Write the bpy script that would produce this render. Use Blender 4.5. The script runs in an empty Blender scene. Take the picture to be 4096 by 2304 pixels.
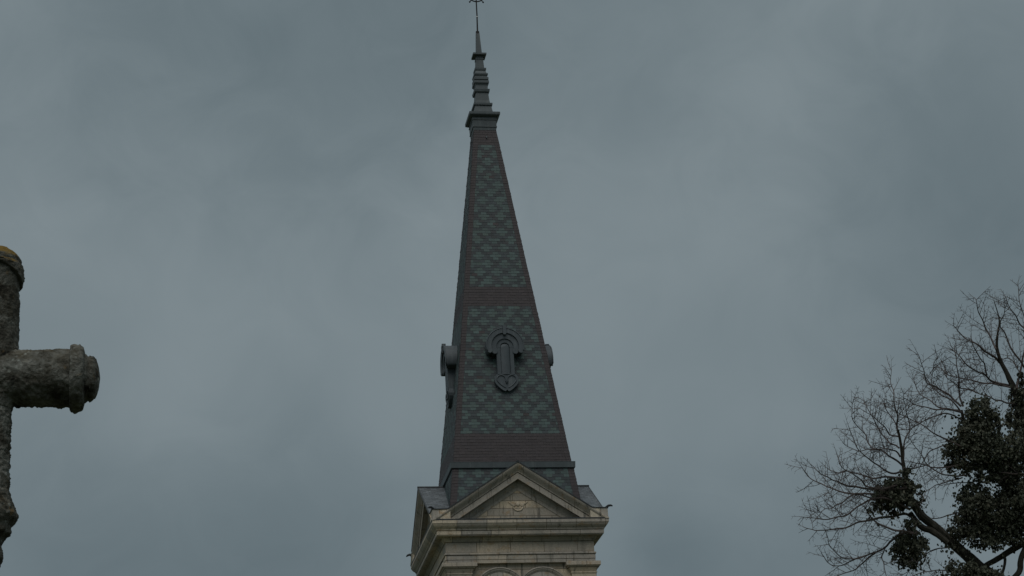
import bpy, math, random
import numpy as np
from mathutils import Vector, Matrix, noise
random.seed(11)
rng = random.Random(5)
PI = math.pi
scene = bpy.context.scene
col = scene.collection

# ------------------------------------------------------------------ camera
CAM = Vector((-14.8601, -84.1917, 1.6))
FPX = 8927.9                       # focal length in pixels of a 4096-wide frame
def cam_axes(yaw, pitch, roll):
    y, p, r = map(math.radians, (yaw, pitch, roll))
    fw = Vector((math.sin(y)*math.cos(p), math.cos(y)*math.cos(p), math.sin(p)))
    rt = Vector((math.cos(y), -math.sin(y), 0)); up = rt.cross(fw)
    return math.cos(r)*rt+math.sin(r)*up, -math.sin(r)*rt+math.cos(r)*up, fw
RT, UP, FW = cam_axes(10.554, 21.4654, -3.5005)
cd = bpy.data.cameras.new("camera"); co = bpy.data.objects.new("camera", cd); col.objects.link(co)
cd.sensor_width = 36; cd.lens = 36*FPX/4096; cd.clip_start = .1; cd.clip_end = 6000
co.matrix_world = Matrix(((RT.x, UP.x, -FW.x, CAM.x), (RT.y, UP.y, -FW.y, CAM.y), (RT.z, UP.z, -FW.z, CAM.z), (0, 0, 0, 1)))
scene.camera = co
def at(px, py, D):                 # a point D metres off, found from where it stands in the photograph
    return CAM + D*(FW + RT*((px-2048)/FPX) - UP*((py-1152)/FPX))
def ray(px, py):
    return (FW + RT*((px-2048)/FPX) - UP*((py-1152)/FPX)).normalized()

# ------------------------------------------------------------------ world, sun, exposure
SUN_EL, SUN_AZ = math.radians(57), math.radians(198)
W = bpy.data.worlds.new("World"); scene.world = W; W.use_nodes = True
wn, wl = W.node_tree.nodes, W.node_tree.links
for n in list(wn): wn.remove(n)
def N(t, nodes=wn, **k):
    n = nodes.new(t)
    for a, v in k.items(): setattr(n, a, v)
    return n
wout = N('ShaderNodeOutputWorld'); mixs = N('ShaderNodeMixShader'); bg1 = N('ShaderNodeBackground'); bg2 = N('ShaderNodeBackground')
sky = N('ShaderNodeTexSky', sky_type='NISHITA', sun_disc=False, sun_elevation=SUN_EL, sun_rotation=SUN_AZ)
sky.air_density = 1.0; sky.dust_density = 2.0
wl.new(sky.outputs[0], bg1.inputs[0]); bg1.inputs[1].default_value = .08
tc = N('ShaderNodeTexCoord'); sep = N('ShaderNodeSeparateXYZ'); wl.new(tc.outputs['Generated'], sep.inputs[0])
def wm(op, a, b, c=None, clamp=False):
    n = N('ShaderNodeMath', operation=op); n.use_clamp = clamp
    for i, v in enumerate((a, b, c)):
        if v is None: continue
        if isinstance(v, (int, float)): n.inputs[i].default_value = v
        else: wl.new(v, n.inputs[i])
    return n.outputs[0]
def wnoise(scale, detail, rough, sc, dist=0.0):
    mp = N('ShaderNodeMapping'); mp.inputs['Scale'].default_value = sc; wl.new(tc.outputs['Generated'], mp.inputs[0])
    t = N('ShaderNodeTexNoise'); t.inputs['Scale'].default_value = scale; t.inputs['Detail'].default_value = detail
    t.inputs['Roughness'].default_value = rough; t.inputs['Distortion'].default_value = dist
    wl.new(mp.outputs[0], t.inputs['Vector']); return t.outputs['Fac']
# overcast deck: brighter overhead, with broad soft cloud banks
elev = wm('MAXIMUM', sep.outputs['Z'], 0.0)
lum = wm('MULTIPLY_ADD', elev, 1.05, .69)
n1 = wnoise(7.0, 4, .5, (1, 1, 1.15), .6); n2 = wnoise(24, 5, .55, (1, 1, 1.1), .8)
def band(v, lo, hi, a):            # maps a noise to a multiplier around 1
    m = N('ShaderNodeMapRange', interpolation_type='SMOOTHSTEP'); wl.new(v, m.inputs[0])
    m.inputs[1].default_value = lo; m.inputs[2].default_value = hi; m.inputs[3].default_value = 1-a; m.inputs[4].default_value = 1+a
    return m.outputs[0]
lum = wm('MULTIPLY', lum, band(n1, .3, .7, .04)); lum = wm('MULTIPLY', lum, band(n2, .25, .75, .018))
CLOUDS = [  # px, py, angular radius, gain : darker and paler banks of the deck
    (1150, 100, .12, -.26), (250, 0, .10, -.14), (2300, -200, .13, -.20), (3950, 650, .10, -.24), (4100, 1500, .07, -.10),
    (1450, 900, .11, .07), (2650, 1000, .13, .03), (720, 1750, .045, .08), (1580, 1720, .03, .06), (1000, 1600, .03, -.05),
    (700, 2220, .07, -.12), (1250, 2150, .06, -.12), (2680, 2220, .022, -.10), (2700, 2240, .04, -.09), (60, 2250, .06, -.10), (1050, 170, .016, -.07), (3300, 2250, .06, -.10)]
for px, py, r, g in CLOUDS:
    d = ray(px, py)
    dn = N('ShaderNodeVectorMath', operation='DISTANCE'); wl.new(tc.outputs['Generated'], dn.inputs[0]); dn.inputs[1].default_value = d
    dist = wm('MULTIPLY_ADD', n2, r*.5, dn.outputs['Value'])
    m = N('ShaderNodeMapRange', interpolation_type='SMOOTHERSTEP'); wl.new(dist, m.inputs[0])
    m.inputs[1].default_value = r*.2; m.inputs[2].default_value = r*1.7; m.inputs[3].default_value = 1+g; m.inputs[4].default_value = 1
    lum = wm('MULTIPLY', lum, m.outputs[0])
crgb = N('ShaderNodeCombineColor')
for i, (k, e) in enumerate(((.270, 1.22), (.335, 1.05), (.363, .98))): wl.new(wm('MULTIPLY', wm('POWER', lum, e), k), crgb.inputs[i])   # thicker cloud is bluer
wl.new(crgb.outputs[0], bg2.inputs[0]); bg2.inputs[1].default_value = 1.0
mixs.inputs[0].default_value = .95
wl.new(bg1.outputs[0], mixs.inputs[1]); wl.new(bg2.outputs[0], mixs.inputs[2]); wl.new(mixs.outputs[0], wout.inputs[0])
sd = bpy.data.lights.new("sun", 'SUN'); sd.energy = 1.5; sd.angle = math.radians(50); sd.color = (1, .96, .9)
so = bpy.data.objects.new("sun", sd); col.objects.link(so)
sdir = Vector((math.sin(SUN_AZ)*math.cos(SUN_EL), math.cos(SUN_AZ)*math.cos(SUN_EL), math.sin(SUN_EL)))   # towards the sun
so.rotation_euler = sdir.to_track_quat('Z', 'Y').to_euler()
scene.view_settings.view_transform = 'Standard'; scene.view_settings.look = 'None'
scene.view_settings.exposure = -0.6; scene.view_settings.gamma = 1.0; scene.view_settings.use_curve_mapping = False

# ------------------------------------------------------------------ material helpers
class Mat:
    def __init__(s, name, rough=.8, metal=0.0, spec=.3):
        s.m = bpy.data.materials.new(name); s.m.use_nodes = True
        s.n = s.m.node_tree.nodes; s.l = s.m.node_tree.links; s.b = s.n['Principled BSDF']
        s.b.inputs['Roughness'].default_value = rough; s.b.inputs['Metallic'].default_value = metal
        s.b.inputs['Specular IOR Level'].default_value = spec
        s.tc = s.n.new('ShaderNodeTexCoord')
    def put(s, sock, v):
        if isinstance(v, bpy.types.NodeSocket): s.l.new(v, sock)
        elif isinstance(v, (tuple, list)): sock.default_value = (*v, 1) if len(v) == 3 and sock.type == 'RGBA' else v
        else: sock.default_value = v
    def vec(s, coord='Object', scale=(1, 1, 1), rot=(0, 0, 0)):
        mp = s.n.new('ShaderNodeMapping'); mp.inputs['Scale'].default_value = scale; mp.inputs['Rotation'].default_value = rot
        s.l.new(s.tc.outputs[coord], mp.inputs[0]); return mp.outputs[0]
    def noise(s, scale, detail=4, rough=.6, v=None, dist=0, out='Fac'):
        t = s.n.new('ShaderNodeTexNoise'); t.inputs['Scale'].default_value = scale; t.inputs['Detail'].default_value = detail
        t.inputs['Roughness'].default_value = rough; t.inputs['Distortion'].default_value = dist
        s.l.new(v if v is not None else s.tc.outputs['Object'], t.inputs['Vector']); return t.outputs[out]
    def ramp(s, f, stops):
        r = s.n.new('ShaderNodeValToRGB'); s.l.new(f, r.inputs[0]); e = r.color_ramp.elements
        while len(e) < len(stops): e.new(.5)
        for q, (p, c) in zip(e, stops):
            q.position = p; q.color = (c, c, c, 1) if isinstance(c, (int, float)) else (*c, 1)
        return r.outputs[0]
    def mix(s, f, a, b, mode='MIX'):
        m = s.n.new('ShaderNodeMix'); m.data_type = 'RGBA'; m.blend_type = mode
        s.put(m.inputs[0], f); s.put(m.inputs[6], a); s.put(m.inputs[7], b); return m.outputs[2]
    def math(s, op, a, b):
        m = s.n.new('ShaderNodeMath'); m.operation = op; s.put(m.inputs[0], a); s.put(m.inputs[1], b); return m.outputs[0]
    def bump(s, h, strength=.3, dist=.02):
        b = s.n.new('ShaderNodeBump'); b.inputs['Strength'].default_value = strength; b.inputs['Distance'].default_value = dist
        s.l.new(h, b.inputs['Height']); s.l.new(b.outputs[0], s.b.inputs['Normal'])
    def color(s, v): s.put(s.b.inputs['Base Color'], v)

def stone_mat(name, tint=(.60, .52, .425), bw=1.1, bh=.42, joint=.012, off=.5, stain=1.0):
    M = Mat(name, .9, 0, .2)
    br = M.n.new('ShaderNodeTexBrick'); M.l.new(M.tc.outputs['UV'], br.inputs['Vector'])
    br.offset = off; br.inputs['Scale'].default_value = 1; br.inputs['Brick Width'].default_value = bw; br.inputs['Row Height'].default_value = bh
    br.inputs['Mortar Size'].default_value = joint; br.inputs['Mortar Smooth'].default_value = .3; br.inputs['Bias'].default_value = -.1
    br.inputs['Color1'].default_value = (.66, .68, .71, 1); br.inputs['Color2'].default_value = (1.16, 1.10, .98, 1); br.inputs['Mortar'].default_value = (.25, .23, .21, 1)
    c = M.mix(1.0, tint, br.outputs['Color'], 'MULTIPLY')
    # grey-green weathering, rust-coloured lichen, vertical run-off streaks with shapes of their own
    g = M.noise(1.7, 5, .65); c = M.mix(M.ramp(g, [(.47, 0), (.70, .6*stain)]), c, (.24, .235, .205))
    st = M.noise(1.0, 5, .7, M.vec('Object', (5, 5, .7))); c = M.mix(M.ramp(st, [(.55, 0), (.66, .8*stain)]), c, (.12, .115, .10))
    ru = M.noise(3.1, 4, .6, M.vec('Object', (1, 1, 1.6))); c = M.mix(M.ramp(ru, [(.56, 0), (.68, .6)]), c, (.36, .24, .13))
    fi = M.noise(26, 3, .6); c = M.mix(.55, c, M.mix(1.0, c, M.ramp(fi, [(.3, .7), (.7, 1.35)]), 'MULTIPLY'))
    M.color(c)
    M.bump(M.math('ADD', M.math('MULTIPLY', br.outputs['Fac'], -1.2), fi), .5, .02)
    return M.m
STONE = stone_mat('weathered_limestone')
STONE_TRIM = stone_mat('moulded_limestone', (.60, .53, .445), 1.15, 40, .012, 0)
STONE_FILL = stone_mat('pale_limestone', (.66, .59, .50), .5, 40, .012, 0, .5)

def slate_mat(name, base, var=.22, hue=None):
    M = Mat(name, .62, 0, .4)
    g = M.n.new('ShaderNodeNewGeometry'); r = g.outputs['Random Per Island']
    c = M.mix(1.0, base, M.ramp(r, [(0, 1-var), (1, 1+var)]), 'MULTIPLY')
    if hue: 
        r2 = M.math('FRACT', M.math('MULTIPLY', r, 37.3), 0); c = M.mix(M.ramp(r2, [(.55, 0), (1, .7)]), c, hue)
    n = M.noise(1.0, 5, .7, M.vec('Object', (1.6, 1.6, .55))); c = M.mix(M.ramp(n, [(.5, 0), (.7, .35)]), c, tuple(v*.62 for v in base))
    ls = M.noise(4.5, 5, .7); c = M.mix(M.ramp(ls, [(.64, 0), (.72, .35)]), c, (.10, .115, .10))
    s = M.noise(9, 3, .6, M.vec('Object', (3, 3, 1))); c = M.mix(.5, c, M.mix(1.0, c, M.ramp(s, [(.3, .7), (.7, 1.3)]), 'MULTIPLY'))
    M.color(c); M.bump(s, .15, .01); return M.m
SL_LIGHT = slate_mat('green_slate', (.066, .103, .101), .15, (.066, .096, .085))
SL_DARK = slate_mat('blue_grey_slate', (.037, .050, .056), .26, (.044, .043, .047))
SL_PURPLE = slate_mat('purple_slate', (.046, .037, .040), .16, (.043, .037, .042))
SL_BACK = slate_mat('slate_underlay', (.035, .035, .037), .05)
def zinc_mat(name, base=(.085, .104, .112)):
    M = Mat(name, .55, .15, .4)
    n = M.noise(2.2, 5, .65); c = M.mix(M.ramp(n, [(.35, 0), (.7, .6)]), base, tuple(v*.62 for v in base))
    st = M.noise(1.2, 4, .6, M.vec('Object', (7, 7, .8))); c = M.mix(M.ramp(st, [(.55, 0), (.8, .5)]), c, (.2, .22, .22))
    M.color(c); M.bump(M.noise(5, 2, .5), .12, .03); return M.m
ZINC = zinc_mat('aged_zinc'); ZINC_DARK = zinc_mat('dark_lead', (.04, .046, .05))
ZINC_DORMER = zinc_mat('blue_grey_zinc', (.084, .102, .115))
def roof_mat():
    M = Mat('pale_worn_slate', .5, 0, .5)
    g = M.n.new('ShaderNodeNewGeometry'); r = g.outputs['Random Per Island']
    c = M.mix(1.0, (.12, .135, .148), M.ramp(r, [(0, .72), (1, 1.3)]), 'MULTIPLY')
    n = M.noise(2.6, 5, .75); c = M.mix(M.ramp(n, [(.53, 0), (.72, .8)]), c, (.29, .31, .32))
    M.color(c); M.bump(n, .2, .01); return M.m
ROOF = roof_mat()
def iron_mat():
    M = Mat('black_iron', .6, .6, .4); M.color(M.mix(M.ramp(M.noise(14), [(.4, 0), (.7, .6)]), (.02, .02, .022), (.05, .035, .028))); return M.m
IRON = iron_mat()
PALE = Mat('galvanised_clamp', .45, .4, .5); PALE.color(PALE.mix(PALE.noise(9), (.5, .5, .5), (.7, .7, .7))); PALE = PALE.m

# ------------------------------------------------------------------ mesh helpers
class MB:
    def __init__(s): s.v = []; s.f = []; s.mi = []; s.uv = []
    def add(s, vs, fs, mi=0, uv=None):
        o = len(s.v); s.v += [tuple(p) for p in vs]
        for k, f in enumerate(fs):
            s.f.append(tuple(i+o for i in f)); s.mi.append(mi if isinstance(mi, int) else mi[k])
            if uv: s.uv.append([uv[k][j] for j in range(len(f))])
            else: s.uv.append([(vs[i][0]+vs[i][1], vs[i][2]) for i in f])
    def xf(s, fn): s.v = [tuple(fn(Vector(p))) for p in s.v]; return s
    def build(s, name, mats, parent=None, smooth=False):
        me = bpy.data.meshes.new(name); me.from_pydata(s.v, [], s.f)
        if not isinstance(mats, (list, tuple)): mats = [mats]
        for m in mats: me.materials.append(m)
        me.polygons.foreach_set('material_index', s.mi)
        ul = me.uv_layers.new(name='UVMap'); flat = [c for f in s.uv for p in f for c in p]; ul.data.foreach_set('uv', flat)
        if smooth: me.polygons.foreach_set('use_smooth', [True]*len(me.polygons))
        me.update()
        o = bpy.data.objects.new(name, me); col.objects.link(o)
        if parent: o.parent = parent
        return o
def rotz(k):                                     # rotation by k quarter turns; k=0 is the front (-y) side
    return [lambda p: Vector(p), lambda p: Vector((-p[1], p[0], p[2])), lambda p: Vector((-p[0], -p[1], p[2])), lambda p: Vector((p[1], -p[0], p[2]))][k]
def sq_lathe(mb, prof, cap_b=False, cap_t=False, mi=0, shift=None):
    """square sweep of an outline of (half width, z) from bottom to top"""
    L = [0]
    for (a, b), (c, d) in zip(prof, prof[1:]): L.append(L[-1]+math.hypot(c-a, d-b))
    for (h0, z0), (h1, z1), l0, l1 in zip(prof, prof[1:], L, L[1:]):
        for k in range(4):
            R = rotz(k); vs = [R((-h0, -h0, z0)), R((h0, -h0, z0)), R((h1, -h1, z1)), R((-h1, -h1, z1))]
            q = k*1.37+(shift(z0) if shift else 0)
            mb.add(vs, [(0, 1, 2, 3)], mi, [[(-h0+q, l0), (h0+q, l0), (h1+q, l1), (-h1+q, l1)]])
    if cap_b: h, z = prof[0]; mb.add([(-h, -h, z), (h, -h, z), (h, h, z), (-h, h, z)], [(3, 2, 1, 0)], mi)
    if cap_t: h, z = prof[-1]; mb.add([(-h, -h, z), (h, -h, z), (h, h, z), (-h, h, z)], [(0, 1, 2, 3)], mi)
def box(mb, x0, x1, y0, y1, z0, z1, mi=0):
    v = [(x0, y0, z0), (x1, y0, z0), (x1, y1, z0), (x0, y1, z0), (x0, y0, z1), (x1, y0, z1), (x1, y1, z1), (x0, y1, z1)]
    f = [(3, 2, 1, 0), (4, 5, 6, 7), (0, 1, 5, 4), (1, 2, 6, 5), (2, 3, 7, 6), (3, 0, 4, 7)]
    mb.add(v, f, mi)
def tube(mb, pts, rad, sides=6, mi=0, cap=True, vary=None):
    pts = [Vector(p) for p in pts]; n = len(pts); rings = []; ref = None
    if isinstance(rad, (int, float)): rad = [rad]*n
    vs = []
    for i, p in enumerate(pts):
        t = (pts[min(i+1, n-1)]-pts[max(i-1, 0)])
        t = t.normalized() if t.length > 1e-9 else Vector((0, 0, 1))
        if ref is None: ref = t.orthogonal().normalized()
        ref = (ref-t*ref.dot(t)); ref = ref.normalized() if ref.length > 1e-6 else t.orthogonal().normalized()
        b = t.cross(ref)
        for k in range(sides):
            a = 2*PI*k/sides; r = rad[i]
            if vary: r *= 1+vary*noise.noise(p*9+Vector((math.cos(a), math.sin(a), 0))*1.3)
            vs.append(p+(ref*math.cos(a)+b*math.sin(a))*r)
    fs = [(i*sides+k, i*sides+(k+1) % sides, (i+1)*sides+(k+1) % sides, (i+1)*sides+k) for i in range(n-1) for k in range(sides)]
    if cap: fs += [tuple(range(sides-1, -1, -1)), tuple((n-1)*sides+k for k in range(sides))]
    mb.add(vs, fs, mi)
def extrude_poly(mb, pts, y_front, y_back, mi=0, back=None):
    """outline in (x, z) given depth along y; back gives a second outline for a tapering body"""
    n = len(pts); bk = back or pts
    vs = [(x, y_front, z) for x, z in pts]+[(x, y_back if not callable(y_back) else y_back(z), z) for x, z in bk]
    fs = [tuple(range(n)), tuple(range(2*n-1, n-1, -1))]+[((i+1) % n, i, n+i, n+(i+1) % n) for i in range(n)]
    mb.add(vs, fs, mi)
def ring_sector(mb, cx, cz, r0, r1, a0, a1, y0, y1, n=28, mi=0, lobe=0.0, xmin=None):
    """flat horseshoe (annulus sector) standing in an xz plane, y0 front to y1 back; lobe rounds its two ends"""
    P = []
    for i in range(n+1):
        a = a0+(a1-a0)*i/n; P.append((cx+r1*math.cos(a), cz+r1*math.sin(a)))
    rm, rl = (r0+r1)/2, (r1-r0)/2
    def end(a, sgn):
        c = (cx+rm*math.cos(a), cz+rm*math.sin(a)); out = []
        for j in range(1, 8):
            b = a+sgn*PI*j/8 if sgn > 0 else a+PI-(-sgn)*0-0
            out.append((c, b))
        return c
    if lobe:
        c = (cx+rm*math.cos(a1), cz+rm*math.sin(a1))
        for j in range(1, 8): b = a1+PI*j/8; P.append((c[0]+rl*math.cos(b), c[1]+rl*math.sin(b)))
    for i in range(n+1):
        a = a1+(a0-a1)*i/n; P.append((cx+r0*math.cos(a), cz+r0*math.sin(a)))
    if lobe:
        c = (cx+rm*math.cos(a0), cz+rm*math.sin(a0))
        for j in range(1, 8): b = a0+PI+PI*j/8; P.append((c[0]+rl*math.cos(b), c[1]+rl*math.sin(b)))
    # build as quads between paired outline points so the concave shape fills cleanly
    m = len(P); half = m//2
    vs = [(x, y0, z) for x, z in P]+[(x, y1, z) for x, z in P]
    fs = [((i+1) % m, i, m+i, m+(i+1) % m) for i in range(m)]
    outer = list(range(0, n+1)); lob1 = list(range(n+1, n+1+(7 if lobe else 0)))
    s2 = n+1+len(lob1); inner = list(range(s2, s2+n+1)); lob0 = list(range(s2+n+1, m))
    for i in range(n): 
        q = (outer[i], outer[i+1], inner[n-i-1], inner[n-i]); fs += [q, tuple(m+j for j in reversed(q))]
    if lobe:
        q = [outer[-1]]+lob1+[inner[0]]; fs += [tuple(q), tuple(m+j for j in reversed(q))]
        q = [inner[-1]]+lob0+[outer[0]]; fs += [tuple(q), tuple(m+j for j in reversed(q))]
    mb.add(vs, fs, mi)
def tag(o, label=None, cat=None, group=None, kind=None):
    for k, v in (('label', label), ('category', cat), ('group', group), ('kind', kind)):
        if v: o[k] = v
    return o
def thing(name, label, cat, loc=(0, 0, 0), group=None):
    o = bpy.data.objects.new(name, None); col.objects.link(o); o.location = loc; return tag(o, label, cat, group)

# ------------------------------------------------------------------ ground
gm = Mat('grass_ground', .95); g1 = gm.noise(.4, 6, .6); g2 = gm.noise(9, 4, .7)
gm.color(gm.mix(1.0, gm.ramp(g1, [(.35, (.045, .055, .026)), (.65, (.075, .08, .04))]), gm.ramp(g2, [(.3, .6), (.7, 1.3)]), 'MULTIPLY')); gm.bump(g2, .5, .05)
mb = MB(); S = 3000; mb.add([(-S, -S, 0), (S, -S, 0), (S, S, 0), (-S, S, 0)], [(0, 1, 2, 3)]); tag(mb.build('ground', gm.m), kind='structure')

# ------------------------------------------------------------------ church steeple
ST = thing('church_steeple', 'tall square slate spire with zinc pinnacle on a pedimented limestone belfry', 'steeple')
# masonry body
mb = MB(); sq_lathe(mb, [(2.72, 0), (2.72, 22.95)]); mb.build('tower_wall', STONE, ST)
mb = MB(); sq_lathe(mb, [(2.5, 22.90), (2.885, 22.90), (2.885, 23.018), (2.862, 23.022), (2.862, 23.036), (2.892, 23.04), (2.892, 23.195), (2.85, 23.198), (2.85, 23.222), (2.925, 23.226), (2.925, 23.27), (2.87, 23.31)], shift=lambda z: .55 if z < 23.19 else .83)
mb.build('architrave', STONE_TRIM, ST)
mb = MB(); sq_lathe(mb, [(2.865, 23.31), (2.87, 23.702), (2.82, 23.703)]); mb.build('frieze', stone_mat('frieze_limestone', (.64, .55, .44), 1.3, .60, .012, .29, .55), ST)
mb = MB(); sq_lathe(mb, [(2.80, 23.700), (2.83, 23.705), (2.83, 23.733), (2.885, 23.737), (2.90, 23.76), (2.925, 23.80), (2.965, 23.84), (2.985, 23.86), (2.985, 23.895), (3.19, 23.90), (3.19, 23.935), (3.22, 23.935), (3.225, 24.068), (3.185, 24.072), (3.185, 24.095), (3.245, 24.10), (3.25, 24.13), (3.27, 24.16), (3.315, 24.20), (3.355, 24.25), (3.39, 24.32), (3.405, 24.335), (3.405, 24.455), (2.4, 24.46)], shift=lambda z: .31 if z < 23.89 else (0 if z < 24.085 else .17))
mb.build('cornice', STONE_TRIM, ST)

SL = .66; COS = 1/math.hypot(1, SL)
RAKE = [(2.5, 0), (3.43, 0), (3.43, .045), (3.405, .09), (3.37, .13), (3.31, .19), (3.265, .24), (3.255, .272), (3.19, .276), (3.19, .298), (3.225, .302), (3.225, .50), (3.19, .50), (3.19, .47), (3.0, .47), (3.0, .53), (2.985, .58), (2.95, .64), (2.915, .69), (2.91, .74), (2.905, .80), (2.82, .80)]
ZA, ZB = 26.71, 24.462
for k in range(4):
    R = rotz(k)
    pe = bpy.data.objects.new('pediment', None); col.objects.link(pe); pe.parent = ST
    for s in (-1, 1):
        mb = MB(); L = 0
        for (h0, n0), (h1, n1) in zip(RAKE, RAKE[1:]):
            L1 = L+math.hypot(h1-h0, n1-n0)
            z0, z1 = ZA-n0/COS, ZA-n1/COS; e0, e1 = (z0-ZB)/SL, (z1-ZB)/SL
            vs = [R((0, -h0, z0)), R((s*e0, -h0, ZB)), R((s*e1, -h1, ZB)), R((0, -h1, z1))]
            f = (0, 1, 2, 3) if s < 0 else (3, 2, 1, 0)
            o = .4+k*.3+(.5 if s > 0 else 0)+(.42 if n0 >= .28 else 0)+(.33 if n0 >= .47 else 0); u = [(o, L), (e0/COS+o, L), (e1/COS+o, L1), (o, L1)]
            mb.add(vs, [f], 0, [[u[i] for i in f]]); L = L1
        mb.build('raking_cornice', STONE_TRIM, pe)
    mb = MB(); zt = ZA-.79/COS; e = (zt-ZB)/SL
    mb.add([R((-e, -2.88, ZB-.002)), R((e, -2.88, ZB-.002)), R((0, -2.88, zt))], [(0, 1, 2)], 0, [[(-e+.2, .02), (e+.2, .02), (.2, zt-ZB+.02)]])
    mb.build('tympanum', stone_mat('tympanum_limestone', (.62, .535, .425), 1.0, .30, .012, .5, .9), pe)
    if k in (0, 3):                                # carved winged head with a garland
        cb = MB(); zc = 25.16
        pts = [(.2*math.cos(a), -2.89, zc-.02+.2*math.sin(a)) for a in [PI+PI*i/12 for i in range(13)]]
        tube(cb, pts, [.014]+[.026]*11+[.014], 6)
        for s in (-1, 1):
            for q in range(3):
                tube(cb, [(s*.09, -2.885, zc+.06-q*.03), (s*.2, -2.905, zc+.035-q*.035), (s*(.27-.03*q), -2.9, zc+.07-q*.04), (s*(.40-.06*q), -2.885, zc+.12-q*.05)], [.022, .026, .022, .006], 5)
        for i in range(7):                        # head: stacked rings
            pass
        n_, m_ = 7, 10; vs = []; fs = []
        for i in range(n_):
            t = PI*i/(n_-1)
            for j in range(m_):
                a = 2*PI*j/m_; vs.append((.085*math.sin(t)*math.cos(a), -2.885+.045*math.sin(t)*math.sin(a), zc+.045+.105*math.cos(t)))
        for i in range(n_-1):
            for j in range(m_): fs.append((i*m_+j, (i+1)*m_+j, (i+1)*m_+(j+1) % m_, i*m_+(j+1) % m_))
        cb.add(vs, fs); cb.xf(R); cb.build('carved_emblem', STONE_TRIM, pe, True)
    # lead strip on the ledge at the foot of the pediment
    mb = MB(); box(mb, -3.26, 3.27, -3.415, -2.9, 24.4605, 24.505); mb.xf(R); mb.build('lead_flashing', ZINC_DARK, pe)
    # gable roof running back to the spire
    mb = MB()
    for s in (-1, 1):
        row = 0; d = 0.0; Ltot = 2.80/COS
        while d < Ltot:
            d1 = min(d+.145, Ltot); x0, x1 = s*d*COS, s*d1*COS
            y = -3.445; q = 0
            while y < -.4:
                w_ = .24 if q or row % 2 else .12; y1 = min(y+w_, -.4)
                if abs(x0) < -y1+.45:
                    zz = lambda x, lift: ZA+.035-SL*abs(x)+lift
                    j = rng.uniform(-.003, .003)
                    a = [(x0, y+.004, zz(x0, 0)), (x0, y1-.004, zz(x0, 0)), (x1, y1-.004, zz(x1, .016+j)), (x1, y+.004, zz(x1, .016+j)), (x1, y1-.004, zz(x1, .0)), (x1, y+.004, zz(x1, .0))]
                    f = [(0, 3, 2, 1), (3, 5, 4, 2)] if s > 0 else [(0, 1, 2, 3), (3, 2, 4, 5)]
                    mb.add(a, f)
                y = y1; q += 1
            d = d1; row += 1
        zz = lambda x, lift: ZA+.028-SL*abs(x)+lift
        e = 2.78
        a = [(0, -3.44, zz(0, 0)), (0, -.3, zz(0, 0)), (s*e, -.3, zz(e, 0)), (s*e, -3.44, zz(e, 0))]
        mb.add(a, [(0, 1, 2, 3) if s < 0 else (3, 2, 1, 0)], 1)
        # dark drip edge along the gable
        a = [(0, -3.45, zz(0, .02)), (s*e, -3.45, zz(e, .02)), (s*e, -3.45, zz(e, -.035)), (0, -3.45, zz(0, -.035)), (0, -3.40, zz(0, .02)), (s*e, -3.40, zz(e, .02))]
        mb.add(a, [(0, 1, 2, 3), (4, 5, 1, 0)] if s < 0 else [(3, 2, 1, 0), (0, 1, 5, 4)], 2)
    tube(mb, [(0, -3.46, ZA+.05), (0, -.5, ZA+.05)], .045, 6, 2)
    mb.xf(R); mb.build('gable_roof', [ROOF, SL_BACK, ZINC_DARK], ST)
    # corner block with its lead cap and little spout
    mb = MB(); box(mb, -3.392, -2.70, -3.392, -2.70, 24.461, 24.875); mb.xf(R); bo = mb.build('corner_block', STONE_FILL, ST)
    mb = MB(); box(mb, -3.42, -2.68, -3.42, -2.68, 24.8755, 24.905); mb.xf(R); mb.build('lead_cap', ZINC_DARK, bo)
    mb = MB()
    tube(mb, [(-3.34, -3.34, 24.92), (-3.43, -3.43, 24.95), (-3.50, -3.50, 24.94), (-3.55, -3.55, 24.90)], [.035, .048, .044, .022], 8); mb.xf(R); mb.build('lead_spout', ZINC_DARK, bo, True)
    # pilasters at the corners, capitals, twin arches
    for s in (-1, 1):
        mb = MB(); x0, x1 = (1.93, 2.88)
        if s > 0:
            box(mb, x0, x1, -2.88, -x0, 0, 22.42)
            prof = [(0, 22.42), (.01, 22.44), (.015, 22.47), (.03, 22.475), (.03, 22.52), (.0, 22.525), (.02, 22.56), (.06, 22.64), (.12, 22.72), (.135, 22.745), (.17, 22.75), (.17, 22.83), (.165, 22.899)]
            for (a, za), (b, zb) in zip(prof, prof[1:]):
                P = lambda d, z: [(x0-d*1.25, -2.88-d, z), (x1+d, -2.88-d, z), (x1+d, -x0+d*1.25, z), (x0-d*1.25, -x0+d*1.25, z)]
                q = P(a, za)+P(b, zb); mb.add(q, [(0, 1, 5, 4), (1, 2, 6, 5), (2, 3, 7, 6), (3, 0, 4, 7)])
            mb.xf(R); mb.build('pilaster', STONE, ST)
        mb = MB(); cx = s*.83; cz = 21.72
        a0, a1 = math.acos(.83/1.04), PI
        seg = [(1.04, -2.76), (1.04, -2.80), (1.0, -2.825), (.97, -2.80), (.93, -2.79), (.90, -2.765), (.88, -2.755), (.88, -2.7)]
        n = 30
        for (r0, y0), (r1, y1) in zip(seg, seg[1:]):
            for i in range(n):
                A, B = a0+(a1-a0)*i/n, a0+(a1-a0)*(i+1)/n
                if s > 0: A, B = PI-A, PI-B
                vs = [(cx-0*s+r0*math.cos(A), y0, cz+r0*math.sin(A)), (cx+r0*math.cos(B), y0, cz+r0*math.sin(B)), (cx+r1*math.cos(B), y1, cz+r1*math.sin(B)), (cx+r1*math.cos(A), y1, cz+r1*math.sin(A))]
                mb.add(vs, [(0, 1, 2, 3) if s < 0 else (3, 2, 1, 0)], 0, [[(A, 0), (B, 0), (B, .1), (A, .1)] if s < 0 else [(A, .1), (B, .1), (B, 0), (A, 0)]])
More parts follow.
